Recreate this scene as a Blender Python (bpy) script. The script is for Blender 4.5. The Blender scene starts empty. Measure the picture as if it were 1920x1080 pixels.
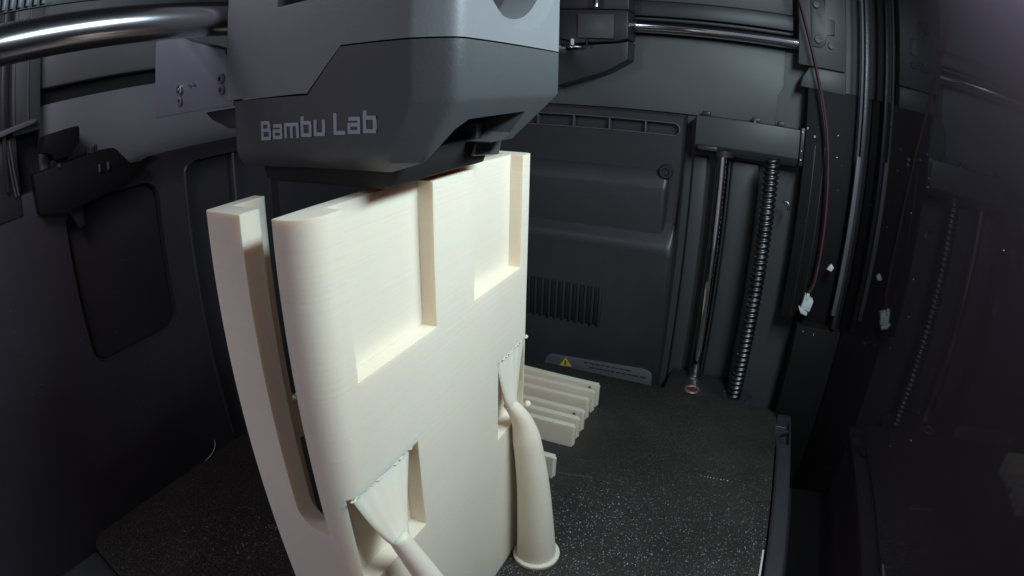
import bpy, bmesh, math, random
from mathutils import Vector, Matrix
random.seed(7)
S = 0.001                      # all numbers below are millimetres
SC = bpy.context.scene
COL = SC.collection

# ------------------------------------------------------------------ camera
cd = bpy.data.cameras.new("chamber_camera")
cd.type = 'PANO'
cd.sensor_fit = 'HORIZONTAL'
cd.sensor_width = 36.0
U = 18.75                      # mm of sensor for 1000 px of the photograph
K = {'panorama_type': 'FISHEYE_LENS_POLYNOMIAL', 'fisheye_fov': math.radians(180),
     'fisheye_polynomial_k0': 0.0, 'fisheye_polynomial_k1': -0.95997 / U,
     'fisheye_polynomial_k2': 0.06300 / U ** 2, 'fisheye_polynomial_k3': -0.11600 / U ** 3,
     'fisheye_polynomial_k4': 0.0}
for k, v in K.items():
    try:
        setattr(cd, k, v)
    except Exception:
        setattr(cd.cycles, k, v)
cd.clip_start = 0.001
cd.clip_end = 50.0
cam = bpy.data.objects.new("chamber_camera", cd)
COL.objects.link(cam)
YAW, PITCH, ROLL = 0.4240, -0.3670, 0.0190
fw = Vector((-math.sin(YAW) * math.cos(PITCH), math.cos(YAW) * math.cos(PITCH), math.sin(PITCH)))
rt = Vector((math.cos(YAW), math.sin(YAW), 0))
up = rt.cross(fw)
r2 = math.cos(ROLL) * rt + math.sin(ROLL) * up
u2 = -math.sin(ROLL) * rt + math.cos(ROLL) * up
m = Matrix((r2, u2, -fw)).transposed().to_4x4()
m.translation = Vector((217.117, -26.915, 168.703)) * S
cam.matrix_world = m
SC.camera = cam

# ------------------------------------------------------------------ light
w = bpy.data.worlds.new("World"); SC.world = w; w.use_nodes = True
bg = w.node_tree.nodes['Background']
bg.inputs[0].default_value = (0.80, 0.80, 1.0, 1)
bg.inputs[1].default_value = 0.29

def area(name, loc, target, sx, sy, power, color):
    l = bpy.data.lights.new(name, 'AREA'); l.shape = 'RECTANGLE'
    l.size = sx * S; l.size_y = sy * S; l.energy = power; l.color = color
    o = bpy.data.objects.new(name, l); COL.objects.link(o)
    o.location = Vector(loc) * S
    d = (Vector(target) - Vector(loc)).normalized()
    x = Vector((0, 1, 0)); x = (x - d * x.dot(d)).normalized()
    z = -d; y = z.cross(x)
    mm = Matrix((x, y, z)).transposed().to_4x4(); mm.translation = o.location
    o.matrix_world = mm
    return o
area("led_bar_light", (279, 97, 236), (150, 165, 10), 122, 22, 0.57, (0.81, 1.0, 1.11))
area("left_fill_light", (70, -25, 240), (-36, 95, 150), 50, 50, 0.095, (0.88, 0.86, 1.0))  # unseen fill lamp, added to brighten the sheet on the left wall

SC.view_settings.view_transform = 'Standard'
SC.view_settings.look = 'None'
SC.view_settings.exposure = 0.0
SC.view_settings.gamma = 1.0
SC.view_settings.use_curve_mapping = False
SC.cycles.use_denoising = True
SC.cycles.max_bounces = 8
SC.cycles.caustics_reflective = False
SC.cycles.caustics_refractive = False

# ------------------------------------------------------------------ materials
def mat(name, col, rough=0.5, metal=0.0, spec=0.5, var=0.0, vscale=60, bump=0.0, bscale=2000, coat=0.0,
        sss=0.0, ior=1.5, rvar=0.0):
    mt = bpy.data.materials.new(name); mt.use_nodes = True
    nt = mt.node_tree; b = nt.nodes['Principled BSDF']
    b.inputs['Base Color'].default_value = (*col, 1)
    b.inputs['Roughness'].default_value = rough
    b.inputs['Metallic'].default_value = metal
    b.inputs['Specular IOR Level'].default_value = spec
    b.inputs['IOR'].default_value = ior
    b.inputs['Coat Weight'].default_value = coat
    if sss:
        b.inputs['Subsurface Weight'].default_value = sss
        b.inputs['Subsurface Radius'].default_value = (1.0, 0.50, 0.22)
        b.inputs['Subsurface Scale'].default_value = 0.0035
    tc = nt.nodes.new('ShaderNodeTexCoord')
    if var or rvar:
        n = nt.nodes.new('ShaderNodeTexNoise'); n.inputs['Scale'].default_value = vscale
        n.inputs['Detail'].default_value = 5; n.inputs['Roughness'].default_value = 0.65
        nt.links.new(tc.outputs['Object'], n.inputs['Vector'])
        if var:
            mr = nt.nodes.new('ShaderNodeMapRange')
            mr.inputs[1].default_value = 0.3; mr.inputs[2].default_value = 0.7
            mr.inputs[3].default_value = 1 - var; mr.inputs[4].default_value = 1 + var
            nt.links.new(n.outputs[0], mr.inputs[0])
            mx = nt.nodes.new('ShaderNodeVectorMath'); mx.operation = 'SCALE'
            mx.inputs[0].default_value = col
            nt.links.new(mr.outputs[0], mx.inputs['Scale'])
            nt.links.new(mx.outputs[0], b.inputs['Base Color'])
        if rvar:
            mr2 = nt.nodes.new('ShaderNodeMapRange')
            mr2.inputs[1].default_value = 0.3; mr2.inputs[2].default_value = 0.7
            mr2.inputs[3].default_value = max(0, rough - rvar); mr2.inputs[4].default_value = rough + rvar
            nt.links.new(n.outputs[0], mr2.inputs[0])
            nt.links.new(mr2.outputs[0], b.inputs['Roughness'])
    if bump:
        n2 = nt.nodes.new('ShaderNodeTexNoise'); n2.inputs['Scale'].default_value = bscale
        n2.inputs['Detail'].default_value = 2
        nt.links.new(tc.outputs['Object'], n2.inputs['Vector'])
        bp = nt.nodes.new('ShaderNodeBump'); bp.inputs['Strength'].default_value = bump
        bp.inputs['Distance'].default_value = 0.0002
        nt.links.new(n2.outputs[0], bp.inputs['Height'])
        nt.links.new(bp.outputs[0], b.inputs['Normal'])
    return mt

def filament_mat():
    mt = mat("cream_filament", (0.83, 0.735, 0.59), rough=0.45, spec=0.35, sss=0.65)
    nt = mt.node_tree; b = nt.nodes['Principled BSDF']
    tc = nt.nodes.new('ShaderNodeTexCoord')
    mp = nt.nodes.new('ShaderNodeMapping'); mp.inputs['Scale'].default_value = (10, 10, 1900)
    nt.links.new(tc.outputs['Object'], mp.inputs['Vector'])
    n = nt.nodes.new('ShaderNodeTexNoise'); n.inputs['Scale'].default_value = 1.0; n.inputs['Detail'].default_value = 3
    nt.links.new(mp.outputs[0], n.inputs['Vector'])
    bp = nt.nodes.new('ShaderNodeBump'); bp.inputs['Strength'].default_value = 0.4; bp.inputs['Distance'].default_value = 0.00012
    nt.links.new(n.outputs[0], bp.inputs['Height']); nt.links.new(bp.outputs[0], b.inputs['Normal'])
    n3 = nt.nodes.new('ShaderNodeTexNoise'); n3.inputs['Scale'].default_value = 35; n3.inputs['Detail'].default_value = 4
    nt.links.new(tc.outputs['Object'], n3.inputs['Vector'])
    cr = nt.nodes.new('ShaderNodeValToRGB')
    cr.color_ramp.elements[0].position = 0.3; cr.color_ramp.elements[0].color = (0.795, 0.695, 0.555, 1)
    cr.color_ramp.elements[1].position = 0.7; cr.color_ramp.elements[1].color = (0.845, 0.75, 0.605, 1)
    mp2 = nt.nodes.new('ShaderNodeMapping'); mp2.inputs['Scale'].default_value = (6, 6, 700)
    nt.links.new(tc.outputs['Object'], mp2.inputs['Vector'])
    n4 = nt.nodes.new('ShaderNodeTexNoise'); n4.inputs['Scale'].default_value = 1.0; n4.inputs['Detail'].default_value = 4
    nt.links.new(mp2.outputs[0], n4.inputs['Vector'])
    av = nt.nodes.new('ShaderNodeMix'); av.data_type = 'FLOAT'; av.inputs[0].default_value = 0.3
    nt.links.new(n3.outputs[0], av.inputs[2]); nt.links.new(n4.outputs[0], av.inputs[3])
    nt.links.new(av.outputs[0], cr.inputs[0]); nt.links.new(cr.outputs[0], b.inputs['Base Color'])
    return mt

def plate_mat():
    mt = mat("textured_build_plate", (0.038, 0.033, 0.029), rough=0.31, spec=0.31, var=0.25, vscale=25)
    nt = mt.node_tree; b = nt.nodes['Principled BSDF']
    tc = nt.nodes.new('ShaderNodeTexCoord')
    v = nt.nodes.new('ShaderNodeTexVoronoi'); v.inputs['Scale'].default_value = 2900
    nt.links.new(tc.outputs['Object'], v.inputs['Vector'])
    sub = nt.nodes.new('ShaderNodeVectorMath'); sub.operation = 'SUBTRACT'; sub.inputs[1].default_value = (0.5, 0.5, 0.5)
    nt.links.new(v.outputs['Color'], sub.inputs[0])
    mul = nt.nodes.new('ShaderNodeVectorMath'); mul.operation = 'MULTIPLY'; mul.inputs[1].default_value = (1.5, 1.5, 0.0)
    nt.links.new(sub.outputs[0], mul.inputs[0])
    ln_ = nt.nodes.new('ShaderNodeVectorMath'); ln_.operation = 'LENGTH'
    nt.links.new(mul.outputs[0], ln_.inputs[0])
    mx_ = nt.nodes.new('ShaderNodeMath'); mx_.operation = 'MAXIMUM'; mx_.inputs[1].default_value = 0.60
    nt.links.new(ln_.outputs['Value'], mx_.inputs[0])
    dv_ = nt.nodes.new('ShaderNodeMath'); dv_.operation = 'DIVIDE'; dv_.inputs[0].default_value = 0.60
    nt.links.new(mx_.outputs[0], dv_.inputs[1])
    sep = nt.nodes.new('ShaderNodeSeparateXYZ'); nt.links.new(v.outputs['Color'], sep.inputs[0])
    st_ = nt.nodes.new('ShaderNodeMapRange'); st_.inputs[1].default_value = 0.40; st_.inputs[2].default_value = 0.46
    st_.inputs[3].default_value = 0.25; st_.inputs[4].default_value = 1.0
    nt.links.new(sep.outputs['Z'], st_.inputs[0])
    pm_ = nt.nodes.new('ShaderNodeMath'); pm_.operation = 'MULTIPLY'
    nt.links.new(dv_.outputs[0], pm_.inputs[0]); nt.links.new(st_.outputs[0], pm_.inputs[1])
    scl = nt.nodes.new('ShaderNodeVectorMath'); scl.operation = 'SCALE'
    nt.links.new(mul.outputs[0], scl.inputs[0]); nt.links.new(pm_.outputs[0], scl.inputs['Scale'])
    g = nt.nodes.new('ShaderNodeNewGeometry')
    ad = nt.nodes.new('ShaderNodeVectorMath'); ad.operation = 'ADD'
    nt.links.new(g.outputs['Normal'], ad.inputs[0]); nt.links.new(scl.outputs[0], ad.inputs[1])
    nm = nt.nodes.new('ShaderNodeVectorMath'); nm.operation = 'NORMALIZE'
    nt.links.new(ad.outputs[0], nm.inputs[0]); nt.links.new(nm.outputs[0], b.inputs['Normal'])
    return mt

M = dict(
    fil=filament_mat(), strand=mat('thin_cream_strand', (0.70, 0.61, 0.48), 0.5, spec=0.3, var=0.05, vscale=300), plate=plate_mat(),
    wall=mat("black_wall_plastic", (0.026, 0.021, 0.027), 0.62, var=0.2, vscale=18, bump=0.25, bscale=1600),
    wallr=mat("shaded_recess_plastic", (0.019, 0.015, 0.0195), 0.65, spec=0.3, var=0.2, vscale=20, bump=0.2, bscale=1600),  # wall colour darkened to put the recess shade into it
    wallb=mat("black_textured_cover", (0.030, 0.028, 0.030), 0.42, var=0.15, vscale=25, bump=0.55, bscale=1300),
    black=mat("matt_black_column", (0.008, 0.007, 0.008), 0.65, spec=0.2, var=0.25, vscale=30, bump=0.2, bscale=1500),
    hole=mat("black_opening", (0.006, 0.0055, 0.006), 0.7),
    sheet=mat("grey_coated_sheet_steel", (0.102, 0.104, 0.102), 0.5, var=0.10, vscale=9, bump=0.12, bscale=1800),
    sheetl=mat("brightened_sheet_steel", (0.150, 0.152, 0.160), 0.5, var=0.10, vscale=9, bump=0.12, bscale=1800),  # same steel as sheet, colour raised for light missing on the left
    sheetd=mat("dark_grey_sheet_steel", (0.052, 0.053, 0.053), 0.5, var=0.12, vscale=14, bump=0.12, bscale=1800),
    headu=mat("grey_head_plastic", (0.185, 0.187, 0.192), 0.42, var=0.06, vscale=30, bump=0.15, bscale=1500),
    headl=mat("slate_head_plastic", (0.070, 0.071, 0.074), 0.40, var=0.06, vscale=30, bump=0.2, bscale=1500),
    letter=mat("pale_grey_print", (0.34, 0.36, 0.40), 0.5, var=0.08),
    bracket=mat("anodised_grey_bracket", (0.145, 0.148, 0.172), 0.45, metal=0.3, var=0.08, vscale=40),
    dark=mat("dark_moulded_plastic", (0.024, 0.022, 0.026), 0.45, var=0.2, vscale=40, bump=0.2, bscale=1500),
    chrome=mat("polished_steel_rod", (0.60, 0.60, 0.62), 0.10, metal=1.0, rvar=0.03, vscale=40),
    rodn=mat("brushed_steel_rod", (0.74, 0.74, 0.77), 0.21, metal=1.0, rvar=0.03, vscale=40),
    steel=mat("bright_steel", (0.55, 0.55, 0.57), 0.25, metal=1.0, rvar=0.06, vscale=200),
    screw=mat("greased_lead_screw_steel", (0.13, 0.13, 0.135), 0.38, metal=1.0, var=0.35, vscale=90),
    copper=mat("copper_bushing", (0.42, 0.20, 0.14), 0.45, metal=0.8, var=0.15, vscale=200),
    glass=mat("dark_tinted_glass", (0.027, 0.020, 0.026), 0.035, spec=0.27, ior=1.45, rvar=0.015, vscale=12),
    rail=mat("grey_rail", (0.085, 0.08, 0.09), 0.55, metal=0.0, var=0.12, vscale=50),
    red=mat("red_wire", (0.10, 0.03, 0.035), 0.5, var=0.2, vscale=80),
    blackw=mat("black_wire", (0.012, 0.010, 0.012), 0.45),
    white=mat("white_nylon", (0.62, 0.64, 0.62), 0.45, var=0.08, vscale=200),
    label=mat("grey_sticker", (0.105, 0.108, 0.112), 0.5, var=0.08, vscale=60),
    yellow=mat("yellow_warning_print", (0.62, 0.48, 0.06), 0.5),
    ink=mat("dark_print", (0.03, 0.03, 0.032), 0.5),
    bedbase=mat("bed_frame_metal", (0.035, 0.034, 0.037), 0.45, var=0.2, vscale=60, bump=0.5, bscale=1200),
    mark=mat("faint_plate_mark", (0.11, 0.10, 0.095), 0.5, var=0.5, vscale=400),
    silver=mat("frosted_edge", (0.13, 0.13, 0.135), 0.5, var=0.1),
)

# ------------------------------------------------------------------ helpers
def tag(o, label=None, cat=None, group=None, kind=None):
    if label: o['label'] = label
    if cat: o['category'] = cat
    if group: o['group'] = group
    if kind: o['kind'] = kind
    return o

def link(name, me, material, parent=None):
    o = bpy.data.objects.new(name, me)
    if material: 
        me.materials.clear(); me.materials.append(material)
    COL.objects.link(o)
    if parent: o.parent = parent; o.matrix_parent_inverse = parent.matrix_basis.inverted()
    return o

def thing(name, loc, label, cat, group=None):
    o = bpy.data.objects.new(name, None); COL.objects.link(o)
    o.empty_display_size = 0.005
    o.location = Vector(loc) * S
    return tag(o, label, cat, group)

def tomesh(name, bm, smooth=True, ang=35):
    bmesh.ops.recalc_face_normals(bm, faces=bm.faces)
    for v in bm.verts: v.co *= S
    me = bpy.data.meshes.new(name); bm.to_mesh(me); bm.free()
    if smooth:
        for p in me.polygons: p.use_smooth = True
        try: me.set_sharp_from_angle(angle=math.radians(ang))
        except Exception: pass
    return me

def bxm(bm, a, b, bev=0.0, seg=2):
    x0, y0, z0 = a; x1, y1, z1 = b
    r = bmesh.ops.create_cube(bm, size=1)
    for v in r['verts']:
        v.co = Vector(((x0 + x1) / 2 + v.co.x * (x1 - x0), (y0 + y1) / 2 + v.co.y * (y1 - y0), (z0 + z1) / 2 + v.co.z * (z1 - z0)))
    if bev:
        es = list({e for v in r['verts'] for e in v.link_edges})
        bmesh.ops.bevel(bm, geom=es, offset=bev, segments=seg, affect='EDGES', profile=0.5)
    return r

def box(name, a, b, material, parent=None, bev=0.4, seg=2):
    bm = bmesh.new(); bxm(bm, a, b, bev, seg)
    return link(name, tomesh(name, bm), material, parent)

def prism_bm(bm, pts, axis, lo, hi):
    """pts: 2-D outline; axis: extrude axis. X -> (y,z), Y -> (x,z), Z -> (x,y)"""
    def P(q, h):
        return {'X': (h, q[0], q[1]), 'Y': (q[0], h, q[1]), 'Z': (q[0], q[1], h)}[axis]
    a = [bm.verts.new(P(q, lo)) for q in pts]; b = [bm.verts.new(P(q, hi)) for q in pts]
    n = len(pts)
    bm.faces.new(a); bm.faces.new(b[::-1])
    for i in range(n): bm.faces.new((a[i], a[(i + 1) % n], b[(i + 1) % n], b[i]))

def prism(name, pts, axis, lo, hi, material, parent=None, bev=0.0, seg=2):
    bm = bmesh.new(); prism_bm(bm, pts, axis, lo, hi)
    if bev: bmesh.ops.bevel(bm, geom=list(bm.edges), offset=bev, segments=seg, affect='EDGES', profile=0.5, clamp_overlap=True)
    return link(name, tomesh(name, bm), material, parent)

def rrect(x0, y0, x1, y1, r, n=6, rs=None):
    rs = rs or (r, r, r, r)       # corners: (x0,y0) (x1,y0) (x1,y1) (x0,y1)
    out = []
    for (cx, cy, a0, rr) in ((x0 + rs[0], y0 + rs[0], 180, rs[0]), (x1 - rs[1], y0 + rs[1], 270, rs[1]),
                             (x1 - rs[2], y1 - rs[2], 0, rs[2]), (x0 + rs[3], y1 - rs[3], 90, rs[3])):
        for i in range(n + 1):
            a = math.radians(a0 + 90 * i / n); out.append((cx + rr * math.cos(a), cy + rr * math.sin(a)))
    return out

def tube_bm(bm, path, radii, seg=16, cap=True, sq=None):
    """sweep of circles along path; sq = list of (a,b) half axes along (side, up) instead of radii"""
    rings = []
    n = len(path); P = [Vector(q) for q in path]
    prev = None
    for i in range(n):
        t = (P[min(i + 1, n - 1)] - P[max(i - 1, 0)]).normalized()
        if prev is None:
            s = t.cross(Vector((0, 0, 1)))
            if s.length < 1e-3: s = Vector((1, 0, 0))
            s.normalize()
        else:
            s = (prev - t * prev.dot(t)).normalized()
        prev = s; u = t.cross(s)
        a, b = (sq[i] if sq else (radii[i] if hasattr(radii, '__len__') else radii,) * 2)
        rings.append([bm.verts.new(P[i] + s * (a * math.cos(2 * math.pi * k / seg)) + u * (b * math.sin(2 * math.pi * k / seg))) for k in range(seg)])
    for i in range(n - 1):
        for k in range(seg):
            bm.faces.new((rings[i][k], rings[i][(k + 1) % seg], rings[i + 1][(k + 1) % seg], rings[i + 1][k]))
    if cap:
        bm.faces.new(rings[0][::-1]); bm.faces.new(rings[-1])

def tube(name, path, radii, material, parent=None, seg=16, sq=None):
    bm = bmesh.new(); tube_bm(bm, path, radii, seg, True, sq)
    return link(name, tomesh(name, bm), material, parent)

def smooth_path(pts, n=6):
    P = [Vector(q) for q in pts]; out = []
    for i in range(len(P) - 1):
        p0 = P[max(i - 1, 0)]; p1 = P[i]; p2 = P[i + 1]; p3 = P[min(i + 2, len(P) - 1)]
        for k in range(n):
            t = k / n
            out.append(0.5 * ((2 * p1) + (-p0 + p2) * t + (2 * p0 - 5 * p1 + 4 * p2 - p3) * t * t + (-p0 + 3 * p1 - 3 * p2 + p3) * t ** 3))
    out.append(P[-1])
    return out

def lathe(name, c, prof, axis, material, parent=None, seg=24):
    """prof: list of (radius, height along axis)"""
    bm = bmesh.new(); rings = []
    for r, h in prof:
        ring = []
        for k in range(seg):
            a = 2 * math.pi * k / seg; x, y = r * math.cos(a), r * math.sin(a)
            q = {'Z': (x, y, h), 'Y': (x, h, y), 'X': (h, x, y)}[axis]
            ring.append(bm.verts.new(Vector(c) + Vector(q)))
        rings.append(ring)
    for i in range(len(rings) - 1):
        for k in range(seg):
            bm.faces.new((rings[i][k], rings[i][(k + 1) % seg], rings[i + 1][(k + 1) % seg], rings[i + 1][k]))
    if prof[0][0] > 0.01: bm.faces.new(rings[0][::-1])
    if prof[-1][0] > 0.01: bm.faces.new(rings[-1])
    bmesh.ops.remove_doubles(bm, verts=bm.verts, dist=1e-4)
    return link(name, tomesh(name, bm, ang=30), material, parent)

def cut(o, cutters, op='DIFFERENCE'):
    for me in cutters:
        c = bpy.data.objects.new("tmp", me); COL.objects.link(c)
        md = o.modifiers.new("b", 'BOOLEAN'); md.operation = op; md.object = c; md.solver = 'EXACT'
        dg = bpy.context.evaluated_depsgraph_get(); dg.update()
        new = bpy.data.meshes.new_from_object(o.evaluated_get(dg))
        o.modifiers.clear(); old = o.data; o.data = new
        bpy.data.objects.remove(c)
        bpy.data.meshes.remove(me); bpy.data.meshes.remove(old)
    for p in o.data.polygons: p.use_smooth = True
    try: o.data.set_sharp_from_angle(angle=math.radians(30))
    except Exception: pass

def cutbox(a, b, bev=0.0, seg=3):
    bm = bmesh.new(); bxm(bm, a, b, bev, seg); return tomesh("cut", bm, False)
def cutprism(pts, axis, lo, hi):
    bm = bmesh.new(); prism_bm(bm, pts, axis, lo, hi); return tomesh("cut", bm, False)

def bolt(c, axis, sign, r, parent, material=None, name="bolt", h=2.0):
    """socket-head bolt: raised head with a recessed hexagonal-looking socket"""
    s = sign
    return lathe(name, c, [(r, 0), (r, s * h * 0.8), (r * 0.85, s * h), (r * 0.52, s * h), (r * 0.45, s * h * 0.35), (0.0, s * h * 0.35)],
                 axis, material or M['steel'], parent, seg=18)

# ================================================================== SETTING
tag(box("chamber_floor", (-60, -90, -70), (300, 310, -64), M['wall'], bev=0), kind='structure')

tag(box("overhead_light_blocker", (-60, -30, 264), (300, 310, 270), M['wall'], bev=0), kind='structure')  # unseen dark panel, added to block ambient from above and darken rod reflections

# ---- wall on the left
wl = box("wall_left", (-40, -90, -64), (-30, 304, 146.8), M['wall'], bev=1.2)
tag(wl, kind='structure')
cut(wl, [cutprism(rrect(51, 58.5, 107, 135, 9), 'X', -35.5, -20),
         cutprism(rrect(125, -30, 190, 139.5, 7), 'X', -36.5, -20)])
prism("recess_shade_panel", rrect(51.6, 59.1, 106.4, 134.4, 8.5), 'X', -37, -34.6, M['wallr'], wl, bev=0.4)  # added panel; its darker colour stands in for shade in the recess
shl = box("metal_sheet", (-41, 43, 146.0), (-36, 304, 182.4), M['sheetl'], wl, bev=0.3)
box("metal_band", (-41, 43, 189.4), (-33.5, 304, 212), M['sheet'], wl, bev=2.0)
box("dark_recess", (-44, -90, 146), (-41.5, 304, 262), M['hole'], wl, bev=0)
box("top_board", (-41, 30, 212.4), (-32, 304, 262), M['dark'], wl, bev=0.5)
tube("recess_rim", smooth_path([(-30.6, 125.5, -20), (-30.2, 124.0, 40), (-30.2, 124.0, 100), (-30.2, 124.1, 130), (-30.3, 125.5, 137), (-30.4, 130, 139.6)], 5), 1.3, M['wallb'], wl, 10)
box("edge_strip", (-31, 157.0, 60), (-29.6, 157.9, 139), M['rail'], wl, bev=0.2)
for (y, z) in ((64, 140.5), (96, 143.4)):
    bolt((-30, y, z), 'X', 1, 1.4, wl, M['dark'], "screw", 1.0)

# ---- far wall
wf = box("wall_far", (-40, 302, -64), (300, 308, 262), M['sheetd'], bev=0)
tag(wf, kind='structure')
sh = prism("metal_sheet", [(-30, 156.3), (229.6, 156.3), (229.6, 174.5), (233.6, 179.0), (233.6, 201.6), (-30, 201.6)], 'Y', 299.5, 301.9, M['sheet'], wf, bev=0.3)
box("top_strip", (-30, 297, 202.2), (236, 301.8, 207.0), M['hole'], wf, bev=0.3)
box("top_rail", (-30, 296, 207.5), (236, 301.8, 212.0), M['sheetd'], wf, bev=0.5)
box("top_board", (-30, 294, 212.8), (238, 301.8, 222), M['dark'], wf, bev=0.5)
box("upper_sheet", (-30, 297, 222.6), (238, 301.8, 262), M['sheetd'], wf, bev=0.5)
# folded grey backing behind the guide rod and the lead screw
for (x0, x1, y) in ((182.5, 191.5, 299.0), (205.5, 222.5, 299.0)):
    box("wall_fold", (x0, y, -64), (x1, 301.8, 133), M['sheetd'], wf, bev=1.4, seg=3)

# ================================================================== BED
bed = thing("bed_carriage", (128, 132, -8), "black bed frame under the build plate with a dark rail along its right edge", "bed frame")
box("base_slab", (4, 4, -9), (252, 260, -1.4), M['bedbase'], bed, bev=1.0)
box("front_slab", (-4, -52, -14), (250, 1, -9.5), M['sheetd'], bed, bev=2.0)
side = box("side_rail", (257.0, -60, -9), (266.0, 262, -1.0), M['bedbase'], bed, bev=0.9)
cut(side, [cutbox((255, 231, -6), (264.6, 256, 2), 0.5)])
box("rail_groove", (257.1, -55, -1.05), (258.3, 226, -0.6), M['dark'], side, bev=0.1)
tube("rail_clip", [(256.9, 236, -3.4), (259.5, 243, -2.4), (264.4, 246, -2.2)], 0.8, M['bedbase'], side, 8)
prism("rear_bracket", [(185, 263.5), (240, 263.5), (240, 279), (222, 296), (186, 296)], 'Z', -7.0, -2.0, M['dark'], bed, bev=0.6)
lathe("copper_bushing", (201.9, 273, -2.0), [(2.9, -2), (3.0, 0.15), (3.4, 0.5), (4.8, 0.5), (5.2, 0.15), (5.2, -0.3)], 'Z', M['copper'], bed, 28)
lathe("rod_bushing", (201.0, 290, -2.0), [(4.4, 0), (4.6, 1.3), (5.6, 1.3), (6.0, 0.3), (6.0, 0)], 'Z', M['steel'], bed, 28)
lathe("screw_nut", (228.45, 273.6, -2.0), [(4.6, 0), (4.7, 0.9), (7.8, 0.9), (8.2, 0.4), (8.2, 0)], 'Z', M['dark'], bed, 28)
for (dx, dy) in ((-6.5, 2.5), (6.3, -2.5), (3.0, 6.0)):
    bolt((228.45 + dx, 273.6 + dy, -1.1), 'Z', 1, 1.1, bed, M['dark'], "bolt", 0.9)

pl = prism("build_plate", rrect(0, 0, 256, 264.4, 9), 'Z', -1.3, 0.0, M['plate'], None, bev=0.25)
tag(pl, "dark textured steel build plate with sparkling grain under the cream prints", "build plate")
box("white_edge_strip", (254.7, 98, 0.02), (255.6, 146, 0.7), M['white'], pl, bev=0.25)  # thin white strip along the plate's right edge
# faint outline of an earlier print
for (a, b) in (((153.5, 166.6), (170.5, 169.4)), ((170.5, 169.4), (172.2, 135.6)), ((172.2, 135.6), (163, 136.0))):
    tube("old_print_mark", [(*a, 0.0), (*b, 0.0)], 0.10, M['mark'], pl, 5)
for i in range(9):
    t = i / 8
    lathe("purge_speck", (219.8 + 13.2 * t + random.uniform(-.3, .3), 188.9 + 0.4 * t, 0), [(0.34 * random.uniform(.5, 1.1), 0), (0.2, 0.3), (0, 0.42)], 'Z', M['white'], pl, 6)

# ================================================================== PRINTED CASE
X0, X1, Y0, Y1, ZT = 129.3, 156.5, 30.5, 119.6, 148.7
case = thing("printed_case", (143, 75, 0), "tall cream printed case with a long front slot and recessed side windows", "printed part")
body = prism("case_body", rrect(X0, Y0, X1, Y1, 3, 26, rs=(1.0, 6.0, 2.0, 1.0)), 'Z', 0.0, ZT, M['fil'])
cuts = [cutbox((132.4, 35.2, 6), (149.3, 116.0, 170), 0)]                                         # cavity
sl = [(140.6, 170), (140.6, 84.5)]
for i in range(9):
    a = math.radians(180 + 90 * i / 8); sl.append((145.6 + 5.0 * math.cos(a), 84.5 + 5.0 * math.sin(a)))
sl += [(149.3, 79.5), (149.3, 170)]
cuts.append(cutprism(sl, 'Y', 20, 36))                                                              # front slot
cuts.append(cutbox((152.7, 40, 116.5), (165, 67.6, 170)))                                           # upper windows
cuts.append(cutbox((152.7, 85, 116.5), (165, 113.2, 170)))
cuts.append(cutbox((151.9, 32.5, 65), (165, 57.3, 92)))                                             # lower recesses
cuts.append(cutbox((151.9, 99.0, 65), (165, 117.6, 92)))
cuts.append(cutbox((125, 43.5, 101.8), (133, 112, 170)))                                            # openings in the far side
cuts.append(cutbox((125, 43.2, 58), (133, 112, 92.5)))
cut(body, cuts)
body.parent = case; body.matrix_parent_inverse = case.matrix_basis.inverted()
bvm = body.modifiers.new("soft", 'BEVEL'); bvm.width = 0.00035; bvm.segments = 2; bvm.limit_method = 'ANGLE'; bvm.angle_limit = math.radians(40); bvm.harden_normals = False
for p in body.data.polygons: p.use_smooth = False
# drooping strands along the bridged recess edges
random.seed(3)
def droop(y0, y1, x, z, n):
    for i in range(n):
        a = y0 + (y1 - y0) * i / n; b = y0 + (y1 - y0) * (i + 1) / n
        h = random.uniform(0.05, 0.38)
        tube("drooping_strand", [(x, a, z + 0.1), (x + random.uniform(0, .5), (a * .6 + b * .4), z - h), (x + random.uniform(-.2, .2), b, z + 0.05)], random.uniform(0.2, 0.27), M['strand'], case, 7)
droop(32.5, 55.5, 156.2, 92, 11)
droop(99.2, 119.4, 156.3, 92, 10)
lathe("edge_blob", (156.4, 119.3, 91.6), [(0, -.8), (0.5, -.4), (0.6, 0), (0.4, .4), (0, 0.6)], 'Z', M['fil'], case, 10)
tube("stray_hair", smooth_path([(131.6, 43.9, 104.0), (132.6, 43.6, 104.6), (134.6, 43.4, 104.2)], 4), 0.12, M['strand'], case, 5)
tube("stray_hair", smooth_path([(131.6, 45.2, 66), (133.5, 44.6, 69.5), (135.5, 44.3, 70.5), (136.0, 44.0, 72.5)], 4), 0.10, M['strand'], case, 5)

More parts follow.
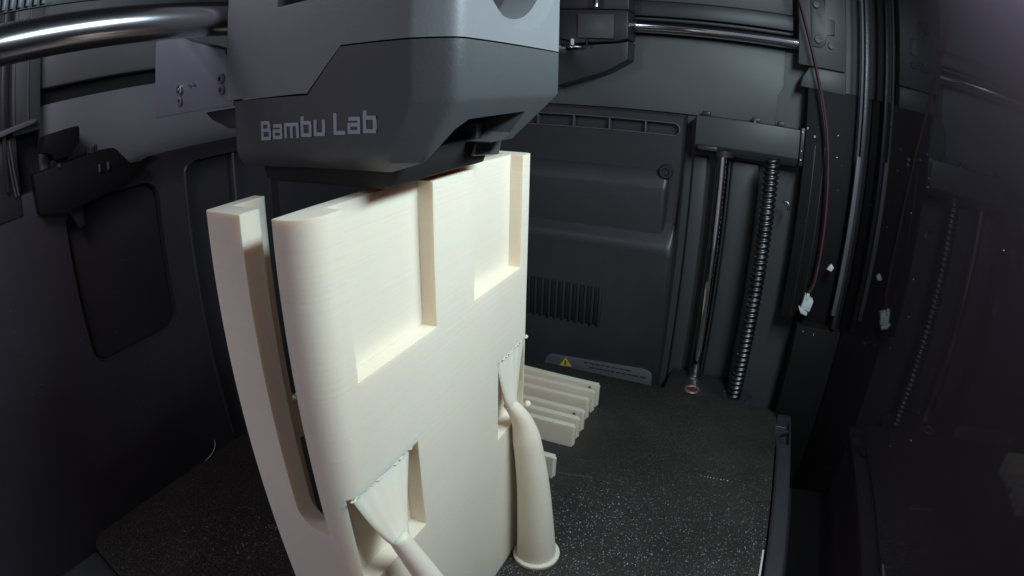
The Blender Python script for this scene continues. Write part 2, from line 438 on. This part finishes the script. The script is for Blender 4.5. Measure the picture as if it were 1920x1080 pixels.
# ---- tree supports
def fan(name, parent, neck, rn, top, seg=28):
    """neck: point; top: (x, y0, y1, z) line it spreads to; ribbed skirt"""
    bm = bmesh.new(); rings = []
    x, y0, y1, z = top; N = 12
    for i in range(N + 1):
        t = i / N; e = t ** 0.8
        cx = neck[0] + (x - neck[0]) * (t ** 0.7); cy = neck[1] + ((y0 + y1) / 2 - neck[1]) * e; cz = neck[2] + (z - neck[2]) * t
        ay = rn + ((y1 - y0) / 2 - rn) * e; ax = rn + (0.9 - rn) * (t ** 0.6)
        ring = []
        for k in range(seg * 2):
            a = 2 * math.pi * k / (seg * 2)
            rib = 1 + 0.10 * t * math.cos(a * 13 + 1.0) * 1.6
            ring.append(bm.verts.new((cx + ax * math.cos(a) * rib, cy + ay * math.sin(a), cz)))
        rings.append(ring)
    n = seg * 2
    for i in range(N):
        for k in range(n): bm.faces.new((rings[i][k], rings[i][(k + 1) % n], rings[i + 1][(k + 1) % n], rings[i + 1][k]))
    bm.faces.new(rings[0][::-1]); bm.faces.new(rings[-1])
    return link(name, tomesh(name, bm, ang=60), M['fil'], parent)

sup = thing("tree_support", (167, 113.5, 0), "tapering cream support trunk on a round foot, leaning on the case's right edge", "print support", "printed tree supports")
tr = smooth_path([(165.9, 114.4, 0.5), (164.9, 113.4, 20), (163.6, 112.2, 40), (161.8, 110.8, 56), (160.4, 109.4, 65.5), (158.8, 107.2, 71.5), (156.9, 105.6, 75.0)], 6)
rr = []
for q in tr:
    t = q.z / 75; rr.append(7.7 - 3.9 * t - 1.8 * max(0, t - .8) / .2)
tube("trunk", tr, rr, M['fil'], sup, 26)
lathe("foot", (165.9, 114.4, 0.0), [(8.9, 0), (9.1, 0.6), (9.1, 1.6), (8.6, 2.1), (7.2, 2.2)], 'Z', M['fil'], sup, 36)
fan("fan", sup, (157.4, 106.0, 74.0), 2.0, (155.6, 99.4, 119.0, 91.8))
lathe("nub", (160.6, 112.0, 72.0), [(0, -1.2), (.85, -.7), (1.1, 0), (0.8, .8), (0, 1.1)], 'Z', M['fil'], sup, 12)

sup2 = thing("tree_support", (181, 47, 0), "near cream support branch fanning out under the case's lower left recess, cut by the frame", "print support", "printed tree supports")
tr2 = smooth_path([(182, 47, 0.5), (178, 46.4, 22), (171.5, 45, 45), (165.6, 42.8, 63), (161.8, 40.7, 74.5), (160.5, 40.1, 78.2)], 6)
r22 = []
for q in tr2:
    t = q.z / 80; r22.append(7.0 - 4.7 * min(1, t) ** 0.9)
for k_, f_ in ((-3, .97), (-2, .90), (-1, .70)): r22[k_] *= f_
tube("trunk", tr2, r22, M['fil'], sup2, 24)
lathe("foot", (182, 47, 0.0), [(8.6, 0), (8.8, 0.6), (8.8, 1.6), (8.3, 2.1), (6.8, 2.2)], 'Z', M['fil'], sup2, 36)
fan("fan", sup2, (161.0, 40.4, 76.4), 2.35, (155.6, 33.4, 54.8, 91.8))

# ---- strips standing on the plate
rows = [(231.0, 154.7, 80, 14.0, "rearmost pale strip standing on the plate, slightly bowed, nearest the back edge"),
        (224.9, 154.1, 82, 13.0, "second pale strip from the back edge of the plate"),
        (217.2, 153.5, 84, 12.2, "third pale strip from the back edge, its end slightly short"),
        (205.6, 154.6, 86, 12.2, "fourth pale strip from the back, behind a narrow gap in the row"),
        (198.3, 154.5, 88, 12.2, "fifth pale strip from the back, just behind the front one of the packed row"),
        (191.0, 154.7, 90, 12.2, "sixth pale strip from the back, showing a full flat front face"),
        (164.4, 154.7, 120, 12.2, "lone short pale strip standing apart nearest the support trunk")]
for i, (y, xr, xl, h, lab) in enumerate(rows):
    bm = bmesh.new()
    ol = rrect(xl, 0, xr, h, 1.0, 4, rs=(0.6, 1.2, 1.6, 0.8))
    n = 16; bow = -2.6 if i == 0 else (-1.2 if i == 1 else -0.3)
    bxm(bm, (xl, y - 3.0, 0), (xr, y, h), 0)
    bmesh.ops.subdivide_edges(bm, edges=[e for e in bm.edges if abs(e.verts[0].co.x - e.verts[1].co.x) > 1], cuts=n)
    ends = [e for e in bm.edges if e.verts[0].co.x > xr - .01 and e.verts[1].co.x > xr - .01]
    for v in bm.verts:
        t = (v.co.x - xl) / (xr - xl); v.co.y += bow * (1 - t) ** 2 * 0.6
        if i == 0 and v.co.z > 1: v.co.z += 2.6 * (1 - t) ** 2
    bmesh.ops.bevel(bm, geom=ends, offset=0.8, segments=3, affect='EDGES', clamp_overlap=True)
    o = link("printed_strip", tomesh("printed_strip", bm), M['fil'])
    tag(o, lab, "printed strip", "pale strips standing on the build plate")
    if i in (0, 3):
        box("end_notch", (xr - 6.0, y - 3.05, h - 5.5), (xr - 4.6, y - 2.9, h - 1.5), M['silver'], o, bev=0.03)
hair = tube("filament_hair", smooth_path([(1.0, 83, 0.3), (0.6, 87, 0.8), (0.3, 90.5, 2.2), (-0.6, 93, 4.4), (-1.0, 93.6, 6.6)], 5), 0.16, M['white'], None, 6)
tag(hair, "thin curled white filament hair at the plate's left edge", "filament hair")

# ================================================================== PRINT HEAD
hd = thing("print_head", (145, 73, 153), "grey print head with pale lettering hovering over the cream case", "print head")
def head_outline(x0, x1, y0, y1, rn, rf):
    pts = rrect(x0, y0, x1, y1, 1, 8, rs=(2.0, 1.0, rf, 2.0))
    k = rn / 8.0
    ch = [(x1 - 7.8 * k, y0), (x1 - 7.2 * k, y0 + 0.06 * k), (x1 - 6.6 * k, y0 + 0.25 * k), (x1 - 2.4 * k, y0 + 2.3 * k), (x1 - 1.5 * k, y0 + 2.85 * k),
          (x1 - 0.8 * k, y0 + 3.5 * k), (x1 - 0.3 * k, y0 + 4.3 * k), (x1 - 0.06 * k, y0 + 5.2 * k), (x1, y0 + 6.0 * k)]
    return pts[:9] + ch + pts[18:]
def loft(bm, levels):
    rings = [[bm.verts.new((x, y, z)) for (x, y) in ol] for (ol, z) in levels]
    n = len(rings[0])
    for i in range(len(rings) - 1):
        for k in range(n): bm.faces.new((rings[i][k], rings[i][(k + 1) % n], rings[i + 1][(k + 1) % n], rings[i + 1][k]))
    bm.faces.new(rings[0][::-1]); bm.faces.new(rings[-1])
bm = bmesh.new()
loft(bm, [(head_outline(117.4, 163.0, 50.0, 84, 5, 3), 153.4), (head_outline(117.1, 165.4, 48.5, 86.5, 6, 3), 155.2), (head_outline(117, 166.6, 48, 88.2, 7, 3), 157.2),
          (head_outline(117, 171.4, 48, 97.0, 7.5, 2.0), 165.2), (head_outline(117, 172, 48, 97.8, 8, 1.6), 166.4), (head_outline(117, 172, 48, 97.8, 8, 1.6), 176.05)])
low = link("lower_cover", tomesh("lower_cover", bm, ang=25), M['headl'])
cut(low, [cutprism([(40, 168.1), (110, 168.1), (110, 190), (40, 190)], 'X', 100, 141.0) if False else
          cutprism([(100, 168.0), (141.4, 167.6), (150.2, 176.4), (150.2, 190), (100, 190)], 'Y', 40, 110),
          cutprism([(47.0, 145), (50.8, 154.5), (55.8, 160.6), (59.0, 162.2), (83.0, 162.6), (81.5, 158.0), (79.0, 156.6), (74, 156.6), (74, 145)], 'X', 152, 190),
          cutbox((100, 74, 140), (190, 120, 156.4)),
          cutbox((122, 53, 145), (161, 92, 163))])
low.parent = hd; low.matrix_parent_inverse = hd.matrix_basis.inverted()
bm = bmesh.new()
prism_bm(bm, head_outline(114, 172, 48, 97.8, 8, 1.6), 'Z', 160, 222)
upper = link("upper_shell", tomesh("upper_shell", bm, ang=25), M['headu'])
circ = lambda r: [(75.5 + r * math.cos(2 * math.pi * k / 48), 200.4 + r * math.sin(2 * math.pi * k / 48)) for k in range(48)]
cut(upper, [cutprism([(100, 150), (141.0, 150), (141.0, 168.0), (100, 168.4)], 'Y', 40, 110),
            cutprism([(140.9, 150), (190, 150), (190, 176.35), (149.9, 176.35), (141.0, 167.8)], 'Y', 40, 110),
            cutprism(circ(18.5), 'X', 160, 190),
            cutbox((132.4, 40, 186.2), (160, 60, 196), 0.6)])
# bevelled ring of the fan opening
bm = bmesh.new(); rings = []
for (r, x) in ((18.52, 162), (18.52, 169.4), (21.4, 172.05), (21.6, 171.6)):
    rings.append([bm.verts.new((x, q[0], q[1])) for q in circ(r)])
for i in range(3):
    for k in range(48): bm.faces.new((rings[i][k], rings[i][(k + 1) % 48], rings[i + 1][(k + 1) % 48], rings[i + 1][k]))
upper.parent = hd; upper.matrix_parent_inverse = hd.matrix_basis.inverted()
cut_bevel = []
bmc = bmesh.new(); ra = [bmc.verts.new((168.8, q[0], q[1])) for q in circ(18.0)]; rb = [bmc.verts.new((173.0, q[0], q[1])) for q in circ(21.8)]
for k in range(48): bmc.faces.new((ra[k], ra[(k + 1) % 48], rb[(k + 1) % 48], rb[k]))
bmc.faces.new(ra[::-1]); bmc.faces.new(rb)
cut(upper, [tomesh("cut", bmc, False)]); bm.free()
lathe("fan", (160.5, 75.5, 200.4), [(18.3, 0), (18.3, 1.0), (6, 1.4), (5.5, 3.5), (0, 3.8)], 'X', M['hole'], upper, 32)
# hot end and duct inside the arch
box("heater_block", (140, 62, 154.5), (156, 80, 165), M['hole'], hd, bev=0.8)
prism("air_duct", [(78.5, 152.8), (90, 151.8), (93, 158.2), (86, 161), (79, 160)], 'X', 150, 160.5, M['headl'], hd, bev=0.5)
lathe("nozzle", (146, 71, 148.9), [(0.5, 0), (0.9, 0), (3.2, 3.0), (3.2, 6)], 'Z', M['rail'], hd, 16)
prism("cooling_duct", [(124, 150.6), (126, 149.9), (156.6, 149.9), (158.6, 150.6), (160.5, 156.5), (122, 156.5)], 'Y', 51.5, 86, M['hole'], hd, bev=0.4)
# side bracket with screws
br = prism("side_bracket", [(79.6, 166.5), (117.5, 166.9), (117.5, 174), (113.9, 180), (100, 184.0), (93.5, 186.4), (91.5, 187.6), (79.8, 187.6)], 'Y', 48.2, 51.0, M['bracket'], hd, bev=0.3)
bolt((94.3, 48.2, 172.8), 'Y', -1, 1.15, br, M['chrome'], "screw", 0.9)
bolt((94.0, 48.2, 169.8), 'Y', -1, 1.15, br, M['rail'], "screw", 0.6)
bolt((113.2, 48.2, 173.4), 'Y', -1, 1.1, br, M['rail'], "screw", 0.8)
bolt((113.2, 48.2, 170.8), 'Y', -1, 1.1, br, M['rail'], "screw", 0.6)
for x in (99.3, 101.4):
    bolt((x, 48.2, 173.3), 'Y', -1, 0.45, br, M['chrome'], "pin", 0.5)
prism("bracket_lug", [(103, 164.0), (110, 161.6), (117, 161.6), (117, 166.4), (100, 166.0)], 'Y', 52, 62, M['dark'], hd, bev=0.4)
# lettering "Bambu Lab": square strokes, x right, z up, cell height 1 (cap)
XH = 0.72; T = 0.185
GL = {'B': (0.66, [[(0, 0), (0, 1)], [(0, 1), (.58, 1), (.58, .56)], [(0, .53), (.66, .53), (.66, 0), (0, 0)]]),
      'a': (0.60, [[(.05, XH), (.60, XH), (.60, 0), (0, 0), (0, .40), (.60, .40)]]),
      'm': (0.95, [[(0, 0), (0, XH), (.95, XH), (.95, 0)], [(.475, 0), (.475, XH)]]),
      'b': (0.60, [[(0, 1), (0, 0), (.60, 0), (.60, XH), (0, XH)]]),
      'u': (0.60, [[(0, XH), (0, 0), (.60, 0), (.60, XH)]]),
      'L': (0.58, [[(0, 1), (0, 0), (.58, 0)]])}
HT = 3.75; gap = 0.36
word = "Bambu Lab"
adv = [(0.42 if c == ' ' else GL[c][0] + gap) for c in word]
total = sum(adv) - gap
sx = (157.6 - 127.8) / total
xx = 0.0
for c, a in zip(word, adv):
    if c != ' ':
        bm = bmesh.new(); ki = 0
        for st in GL[c][1]:
            for (p, q) in zip(st, st[1:]):
                ki += 1
                x0, x1 = sorted((p[0], q[0])); z0, z1 = sorted((p[1], q[1]))
                bxm(bm, (127.8 + (xx + x0) * sx - T * HT / 2, 47.86 - 0.012 * ki, 159.1 + 0.045 * xx * sx + z0 * HT * .86 - T * HT / 2 + 0.4),
                    (127.8 + (xx + x1) * sx + T * HT / 2, 48.05, 159.1 + 0.045 * xx * sx + z1 * HT * .86 + T * HT / 2 + 0.4))
        link("letter", tomesh("letter", bm, False), M['letter'], low)
    xx += a

# ================================================================== MOTION SYSTEM
gr = tube("gantry_rod", [(108, -75, 188.2), (108, 272, 188.2)], 4.2, M['rodn'], None, 48)
tag(gr, "thick polished chrome rod running from the upper left into the print head", "rod")
fr = tube("guide_rod", [(60, 290, 206.0), (243, 290, 206.0)], 4.0, M['chrome'], None, 40)
tag(fr, "slim polished chrome rod along the top of the far wall", "rod")
belt = thing("drive_belt", (103, -20, 199), "pale toothed belt in the upper left corner above the chrome rod", "belt")
box("band", (102, -75, 195.6), (103, 40, 201), M['dark'], belt, bev=0.1)
for i in range(16):
    box("tooth", (103.0, -26 + i * 2.0, 196.0), (103.8, -25.0 + i * 2.0, 200.6), M['bracket'], belt, bev=0.15)

blk = thing("gantry_carriage", (125, 288, 168), "dark gantry carriage block behind the print head, riding the far chrome rod", "carriage")
prism("housing", [(105, 195), (115, 195), (115, 192.5), (140, 194.6), (146, 196.6), (146, 213), (105, 213)], 'Y', 276, 296, M['dark'], blk, bev=0.8)
prism("lower_shell", [(100, 167.0), (106, 167.9), (133, 177.2), (145, 184.5), (145.4, 195.6), (139, 193.8), (118, 191), (104, 193)], 'Y', 280, 298, M['wallb'], blk, bev=0.6)
box("top_cap", (100, 278, 213.5), (146, 296, 224), M['dark'], blk, bev=0.8)
box("cover_plate", (118, 273.5, 195.8), (138.5, 276, 210), M['headl'], blk, bev=0.5)
lathe("spindle", (129, 272, 214), [(1.6, 0), (1.6, 9), (1.2, 10)], 'Z', M['chrome'], blk, 14)
lathe("spring_pin", (114.6, 275, 191.6), [(1.1, 0), (1.1, 3.4), (0.6, 3.8)], 'Z', M['white'], blk, 12)
box("latch", (111.6, 274.4, 190.0), (120.0, 276.8, 191.4), M['steel'], blk, bev=0.4)
tube("hook", [(120.5, 275, 199.5), (123.0, 274.8, 199.7), (123.2, 274.8, 190.5)], 0.6, M['hole'], blk, 8)

# guide rod and lead screw
zr = thing("guide_post", (201, 290, -2), "polished vertical guide rod standing beside the ribbed black cover", "rod")
tube("rod", [(201.0, 290, -60), (201.0, 290, 139)], 4.0, M['chrome'], zr, 40)
lathe("collar", (201.0, 290, 135.5), [(4.1, 0), (6.0, 0), (6.0, 3.4), (4.1, 3.4)], 'Z', M['dark'], zr, 28)
bm = bmesh.new(); seg = 28; ring0 = None; zz = -60.0; pitch = 3.1
while zz < 140:
    ring = []
    for k in range(seg):
        ph = ((zz / pitch - k / seg) % 1.0); tri = abs(ph * 2 - 1)
        r = 3.3 + 1.15 * min(1, max(0, (tri - .25) / .45))
        a = 2 * math.pi * k / seg; ring.append(bm.verts.new((228.5 + r * math.cos(a), 274 + r * math.sin(a), zz)))
    if ring0:
        for k in range(seg): bm.faces.new((ring0[k], ring0[(k + 1) % seg], ring[(k + 1) % seg], ring[k]))
    ring0 = ring; zz += 0.31
ls = link("lead_screw", tomesh("lead_screw", bm, ang=80), M['screw'])
tag(ls, "threaded dark steel lead screw standing right of the guide rod", "lead screw")

# beam holding rod and screw
bmo = thing("top_bracket", (214, 290, 138), "dark grey box bracket holding the tops of guide rod and lead screw", "bracket")
prism("beam", [(284, 141), (284, 157), (301, 157), (301, 136), (289, 136)], 'X', 184.5, 243.6, M['sheetd'], bmo, bev=0.5)
box("clamp", (186.5, 281.8, 138.2), (197.5, 288, 140.8), M['dark'], bmo, bev=0.5)
box("side_plate", (244.0, 283.4, 137.5), (246.2, 300, 158.5), M['dark'], bmo, bev=0.4)
for (z) in (141, 146, 156.5):
    bolt((245.0, 283.4, z), 'Y', -1, 0.7, bmo, M['steel'], "screw", 0.5)
for (x, ww) in ((189.5, 4.5), (218, 5.0), (232.5, 4.0)):
    box("clip", (x - ww / 2, 290, 156.9), (x + ww / 2, 296, 159.6), M['dark'], bmo, bev=0.5)
lathe("foot_nut", (217.5, 287.0, 157.0), [(1.2, 0), (1.2, 1.2), (0.7, 1.5)], 'Z', M['steel'], bmo, 10)

# ================================================================== BLACK COVER ON THE FAR WALL
cv = thing("rear_cover", (100, 290, -40), "large black ribbed cover on the far wall with a slotted vent and grille", "cover")
# stepped profile in (y,z): two rounded shoulders
prof = [(300, 155.8), (292.6, 155.8), (291.4, 154.5), (291.2, 93.0), (290.6, 91.0), (283.0, 82.0), (281.7, 79.0), (281.2, 75.5), (283.0, -6), (283.2, -62), (300, -62)]
bm = bmesh.new(); prism_bm(bm, prof, 'X', 20, 178.0)
es = [e for e in bm.edges if abs(e.verts[0].co.x - e.verts[1].co.x) < .01 and max(e.verts[0].co.y, e.verts[1].co.y) < 299 and e.verts[0].co.x > 100]
bmesh.ops.bevel(bm, geom=es, offset=4.5, segments=5, affect='EDGES', profile=0.5, clamp_overlap=True)
cov = link("cover_shell", tomesh("cover_shell", bm, ang=40), M['wallb'])
cov.parent = cv; cov.matrix_parent_inverse = cv.matrix_basis.inverted()
bm = bmesh.new()
prism_bm(bm, [(298, 122.5), (291.0, 122.5), (290.0, 121.0), (287.0, 114.5), (286.4, 111.5), (286.4, 74), (298, 74)], 'X', 20, 170.5)
es = [e for e in bm.edges if abs(e.verts[0].co.x - e.verts[1].co.x) < .01 and max(e.verts[0].co.y, e.verts[1].co.y) < 297 and e.verts[0].co.x > 100]
bmesh.ops.bevel(bm, geom=es, offset=4.0, segments=5, affect='EDGES', profile=0.5, clamp_overlap=True)
link("raised_pad", tomesh("raised_pad", bm, ang=40), M['wallb'], cv)
# long rounded vent slot
slot_o = rrect(60, 143.4, 174.6, 150.6, 3.5, 8)
cut(cov, [cutprism(slot_o, 'Y', 280, 296)])
tube("slot_rim", [(q[0], 291.15, q[1]) for q in slot_o + slot_o[:2]], 0.42, M['rail'], cv, 8)
for x in (66, 88.5, 111.3, 133.2, 154.7):
    box("slot_rib", (x - 0.45, 291.0, 143.6), (x + 0.45, 295, 150.4), M['rail'], cv, bev=0.15)
lathe("knob", (168.6, 290.6, 122.6), [(4.2, 0), (4.2, -2.6), (3.6, -3.4), (2.2, -3.4), (1.9, -2.0), (0, -2.0)], 'Y', M['dark'], cv, 24)
# grille
for i in range(11):
    x = 86.5 + i * 4.7
    box("grille_slit", (x, 281.0, 25.0), (x + 2.4, 284.0, 49.0), M['hole'], cv, bev=0.2)
    prism("grille_slat", rrect(x + 2.7, 24.2, x + 4.4, 49.8, 0.7, 3), 'Y', 280.4, 283.5, M['wallb'], cv, bev=0.25)
# warning sticker
lb = prism("warning_label", [(101.0, -13.0), (104.2, -5.0), (107.0, -3.0), (168.5, 0.2), (173, -0.8), (174.8, -3.2), (175.4, -12.5)], 'Y', 281.6, 283.5, M['label'], cv, bev=0.2)
prism("warning_triangle", [(113.4, -9.6), (121.6, -8.6), (117.2, -3.0)], 'Y', 281.35, 281.62, M['yellow'], lb)
prism("warning_mark", [(116.7, -8.2), (117.9, -8.1), (117.6, -5.0), (117.0, -5.0)], 'Y', 281.22, 281.36, M['ink'], lb)
random.seed(11)
for r, (z, xa, xb) in enumerate(((-4.0, 130, 160), (-7.0, 134, 168))):
    x = xa
    while x < xb:
        l = random.uniform(1.2, 4.0)
        box("print_line", (x, 281.45, z + (x - 128) * .03), (x + l, 281.62, z + 0.8 + (x - 128) * .03), M['ink'], lb, bev=0)
        x += l + random.uniform(0.5, 1.4)

# ================================================================== RIGHT SIDE
gl = box("glass_door", (285.2, -120, -64), (289, 304, 300), M['glass'], bev=0)
tag(gl, "dark glossy glass door on the right mirroring the plate and strips", "glass door")
rl = thing("door_rail", (276.5, 272, 60), "slim grey vertical rail beside the dark glass door", "rail")
box("upper_length", (275.2, 271.0, 149), (276.6, 273.5, 262), M['rail'], rl, bev=0.3)
box("lower_length", (275.4, 270.2, 61), (278.0, 274.0, 149.6), M['rail'], rl, bev=0.4)
box("backing", (277.8, 273.0, 52), (280.4, 279, 262), M['dark'], rl, bev=0.4)
tag_clip = thing("cable_clip", (268.5, 273, 86), "tiny white nylon clip beside the grey rail", "clip")
prism("jaw", [(267.6, 85.8), (270.6, 85.0), (271.8, 87.4), (270.0, 89.2), (268.8, 87.8)], 'Y', 272.5, 275, M['white'], tag_clip, bev=0.4)

colm = box("corner_column", (246.5, 284, 50), (285.0, 302, 182), M['black'], bev=0.8)
tag(colm, "dark corner column behind the thin red wire", "column")
for (x, z, r) in ((252, 155, 0.7), (259.5, 153.5, 1.1), (259.6, 150.5, 0.9), (265.6, 158.0, 0.5), (266, 146, .5), (247.6, 159.0, .6)):
    bolt((x, 284, z), 'Y', -1, r, colm, M['steel'], "screw", 0.5)
for x in (252.5, 258.2):
    box("column_seam", (x, 283.7, 52), (x + 0.5, 284.2, 150), M['dark'], colm, bev=0.1)
cb = box("corner_box", (257.2, 275.2, -64), (285.0, 302, 50.2), M['black'], bev=0.7)
tag(cb, "dark corner box standing behind the bed's rear right corner", "box")
for (x, z) in ((261.5, 47), (268.5, 46.5)):
    bolt((x, 275.2, z), 'Y', -1, 0.5, cb, M['steel'], "screw", 0.3)
ep = thing("end_plate", (253, 285, 181), "grey bolted end plate at the upper right holding the far chrome rod", "end plate")
box("plate", (240.5, 284.8, 193.5), (268.6, 292, 262), M['sheetd'], ep, bev=0.6)
prism("foot", [(243.0, 186.8), (247, 192.9), (268.6, 192.9), (268.6, 180.5), (242.0, 181.2)], 'Y', 283.5, 292, M['sheetd'], ep, bev=0.7)
prism("raised_pad", [(247.5, 204.8), (253.6, 204.8), (256, 207), (256, 213), (261.5, 213), (261.5, 222), (256, 222), (256, 234), (247.5, 234)], 'Y', 283.7, 285.5, M['sheetd'], ep, bev=0.5)
bolt((250.7, 283.7, 229.2), 'Y', -1, 2.1, ep, M['dark'], "bolt", 1.6)
bolt((251.7, 283.7, 209.2), 'Y', -1, 2.3, ep, M['rail'], "bolt", 1.6)
bolt((259.4, 284.8, 207.2), 'Y', -1, 2.1, ep, M['rail'], "bolt", 1.6)
wr = tube("wire", smooth_path([(238.5, 276, 240), (240.5, 275, 228.6), (249.4, 275, 194.3), (257, 275, 163.9), (261, 275, 133), (262.7, 275, 104), (262.4, 275, 78), (260.2, 275.3, 70)], 8), 0.62, M['red'], None, 8)
tag(wr, "thin red wire hanging down the far right corner", "wire")
wr2 = tube("wire", smooth_path([(237.5, 277, 240), (239.6, 276.5, 229.5), (247.5, 276.5, 200), (255.5, 276.5, 166), (259.6, 276.5, 140), (262.2, 276.5, 104), (261.6, 276.5, 78), (259.0, 276, 69)], 8), 0.6, M['blackw'], None, 8)
tag(wr2, "thin black wire running close behind the red one", "wire")
cn = thing("wire_connector", (259.2, 275, 58), "white plastic plug at the lower end of the red wire", "connector")
prism("housing", [(256.6, 61.0), (262.4, 59.8), (263.6, 66.6), (258.0, 69.4)], 'Y', 272.5, 278, M['white'], cn, bev=0.5)
prism("latch", [(255.4, 61.6), (257.2, 58.4), (261.0, 57.4), (261.4, 59.3), (257.2, 61.2)], 'Y', 272.2, 276.5, M['white'], cn, bev=0.4)
box("ridge", (258.6, 271.9, 66.8), (260.4, 273.6, 70.4), M['white'], cn, bev=0.3)
tube("hook_ring", [(237.5, 285, 116), (240.2, 284, 116.4), (241.4, 284, 114.8), (241.0, 284, 112.0)], 0.8, M['steel'], colm, 8)

# ================================================================== LEFT-HAND FITTINGS
wp = thing("wiper_station", (-25, 60, 137), "dark moulded wiper tray on the left wall with a sloping right end", "wiper")
prism("tray", [(34.5, 154.2), (74.5, 156.0), (78.5, 155.8), (80.5, 154.6), (87.5, 146.6), (95, 146.4), (95, 142.5), (86.5, 141.5), (84, 137.5), (50, 133.5), (36, 137)], 'X', -30, -22, M['black'], wp, bev=0.35)
box("arm", (-29.5, 44.6, 151), (-23, 53.8, 157.5), M['black'], wp, bev=0.5)
prism("hopper", [(40.4, 163.5), (41.8, 168.8), (58.8, 169.4), (60.4, 168.6), (60.0, 162.6), (54.8, 157.4), (46.4, 157.2), (44.4, 160.8), (38.4, 162.0)], 'X', -31, -21, M['black'], wp, bev=0.3)
for (y, z) in ((65.5, 156.2), (70.0, 156.6), (68.5, 156.0)):
    box("spring_tab", (-27, y, z - 1), (-25.5, y + 1.2, z + 2.2 + random.random()), M['dark'], wp, bev=0.25)
for (y, z) in ((69.4, 148.2), (74.2, 148.2)):
    box("peg", (-22.2, y, z - 1.6), (-20.6, y + 1.0, z + 2.0), M['rail'], wp, bev=0.3)
bolt((-22, 48.5, 154.6), 'X', 1, 0.9, wp, M['rail'], "screw", 0.7)
prism("lower_catch", [(51, 138), (57, 137.4), (60, 133), (60, 126), (57, 124.5), (54, 131)], 'X', -30, -25, M['dark'], wp, bev=0.4)
prism("bar", [(86, 145.0), (96, 146.4), (101, 147.8), (104, 148.9), (96, 148.2), (86, 146.6)], 'X', -31.5, -26, M['rail'], wp, bev=0.3)
pt = thing("side_post", (-25, 30, 140), "grey vertical post with thin ribs at the left edge of the view", "post")
box("panel", (-34, 26.5, 172), (-28, 42.0, 262), M['sheetd'], pt, bev=0.6)
box("rib", (-28.6, 27.0, 176), (-26.8, 27.8, 262), M['rail'], pt, bev=0.2)
box("rib", (-28.6, 34.6, 176), (-26.8, 35.3, 262), M['rail'], pt, bev=0.2)
box("rib", (-28.6, 20.5, 150), (-26.5, 22.6, 262), M['dark'], pt, bev=0.3)
prism("shelf", [(5, 172.0), (37, 175.0), (39.5, 176.4), (37, 177.2), (5, 174.6)], 'X', -34, -24, M['rail'], pt, bev=0.4)
box("lower_column", (-36, 4, 138), (-29, 28.5, 172), M['dark'], pt, bev=0.8)
for (a, b) in ((22.5, 25.6), (24.4, 27.2)):
    tube("cable", [(-28, a, 171), (-27.8, (a + b) / 2, 158), (-28.2, b, 147)], 0.5, M['rail'], pt, 6)
box("backing", (-40, -90, 147), (-36.2, 28, 262), M['wall'], pt, bev=0)

# ================================================================== DUST
random.seed(21)
bm = bmesh.new()
def speck(c, r):
    q = bmesh.ops.create_icosphere(bm, subdivisions=1, radius=r)
    for v in q['verts']: v.co = v.co * random.uniform(.7, 1.3) + Vector(c)
for i in range(24): speck((285.1, random.uniform(60, 270), random.uniform(0, 215)), random.uniform(0.08, 0.24))
for i in range(12): speck((random.uniform(248, 284), 283.9, random.uniform(60, 178)), random.uniform(0.10, 0.28))
for i in range(90): speck((-29.95, random.uniform(0, 150), random.uniform(20, 146)), random.uniform(0.08, 0.22))
for i in range(60): speck((random.uniform(90, 250), random.uniform(125, 262), 0.05), random.uniform(0.08, 0.22))
ds = link("dust", tomesh("dust", bm), M['silver'])
tag(ds, "fine pale dust specks on glass, walls and plate", "dust", kind='stuff')
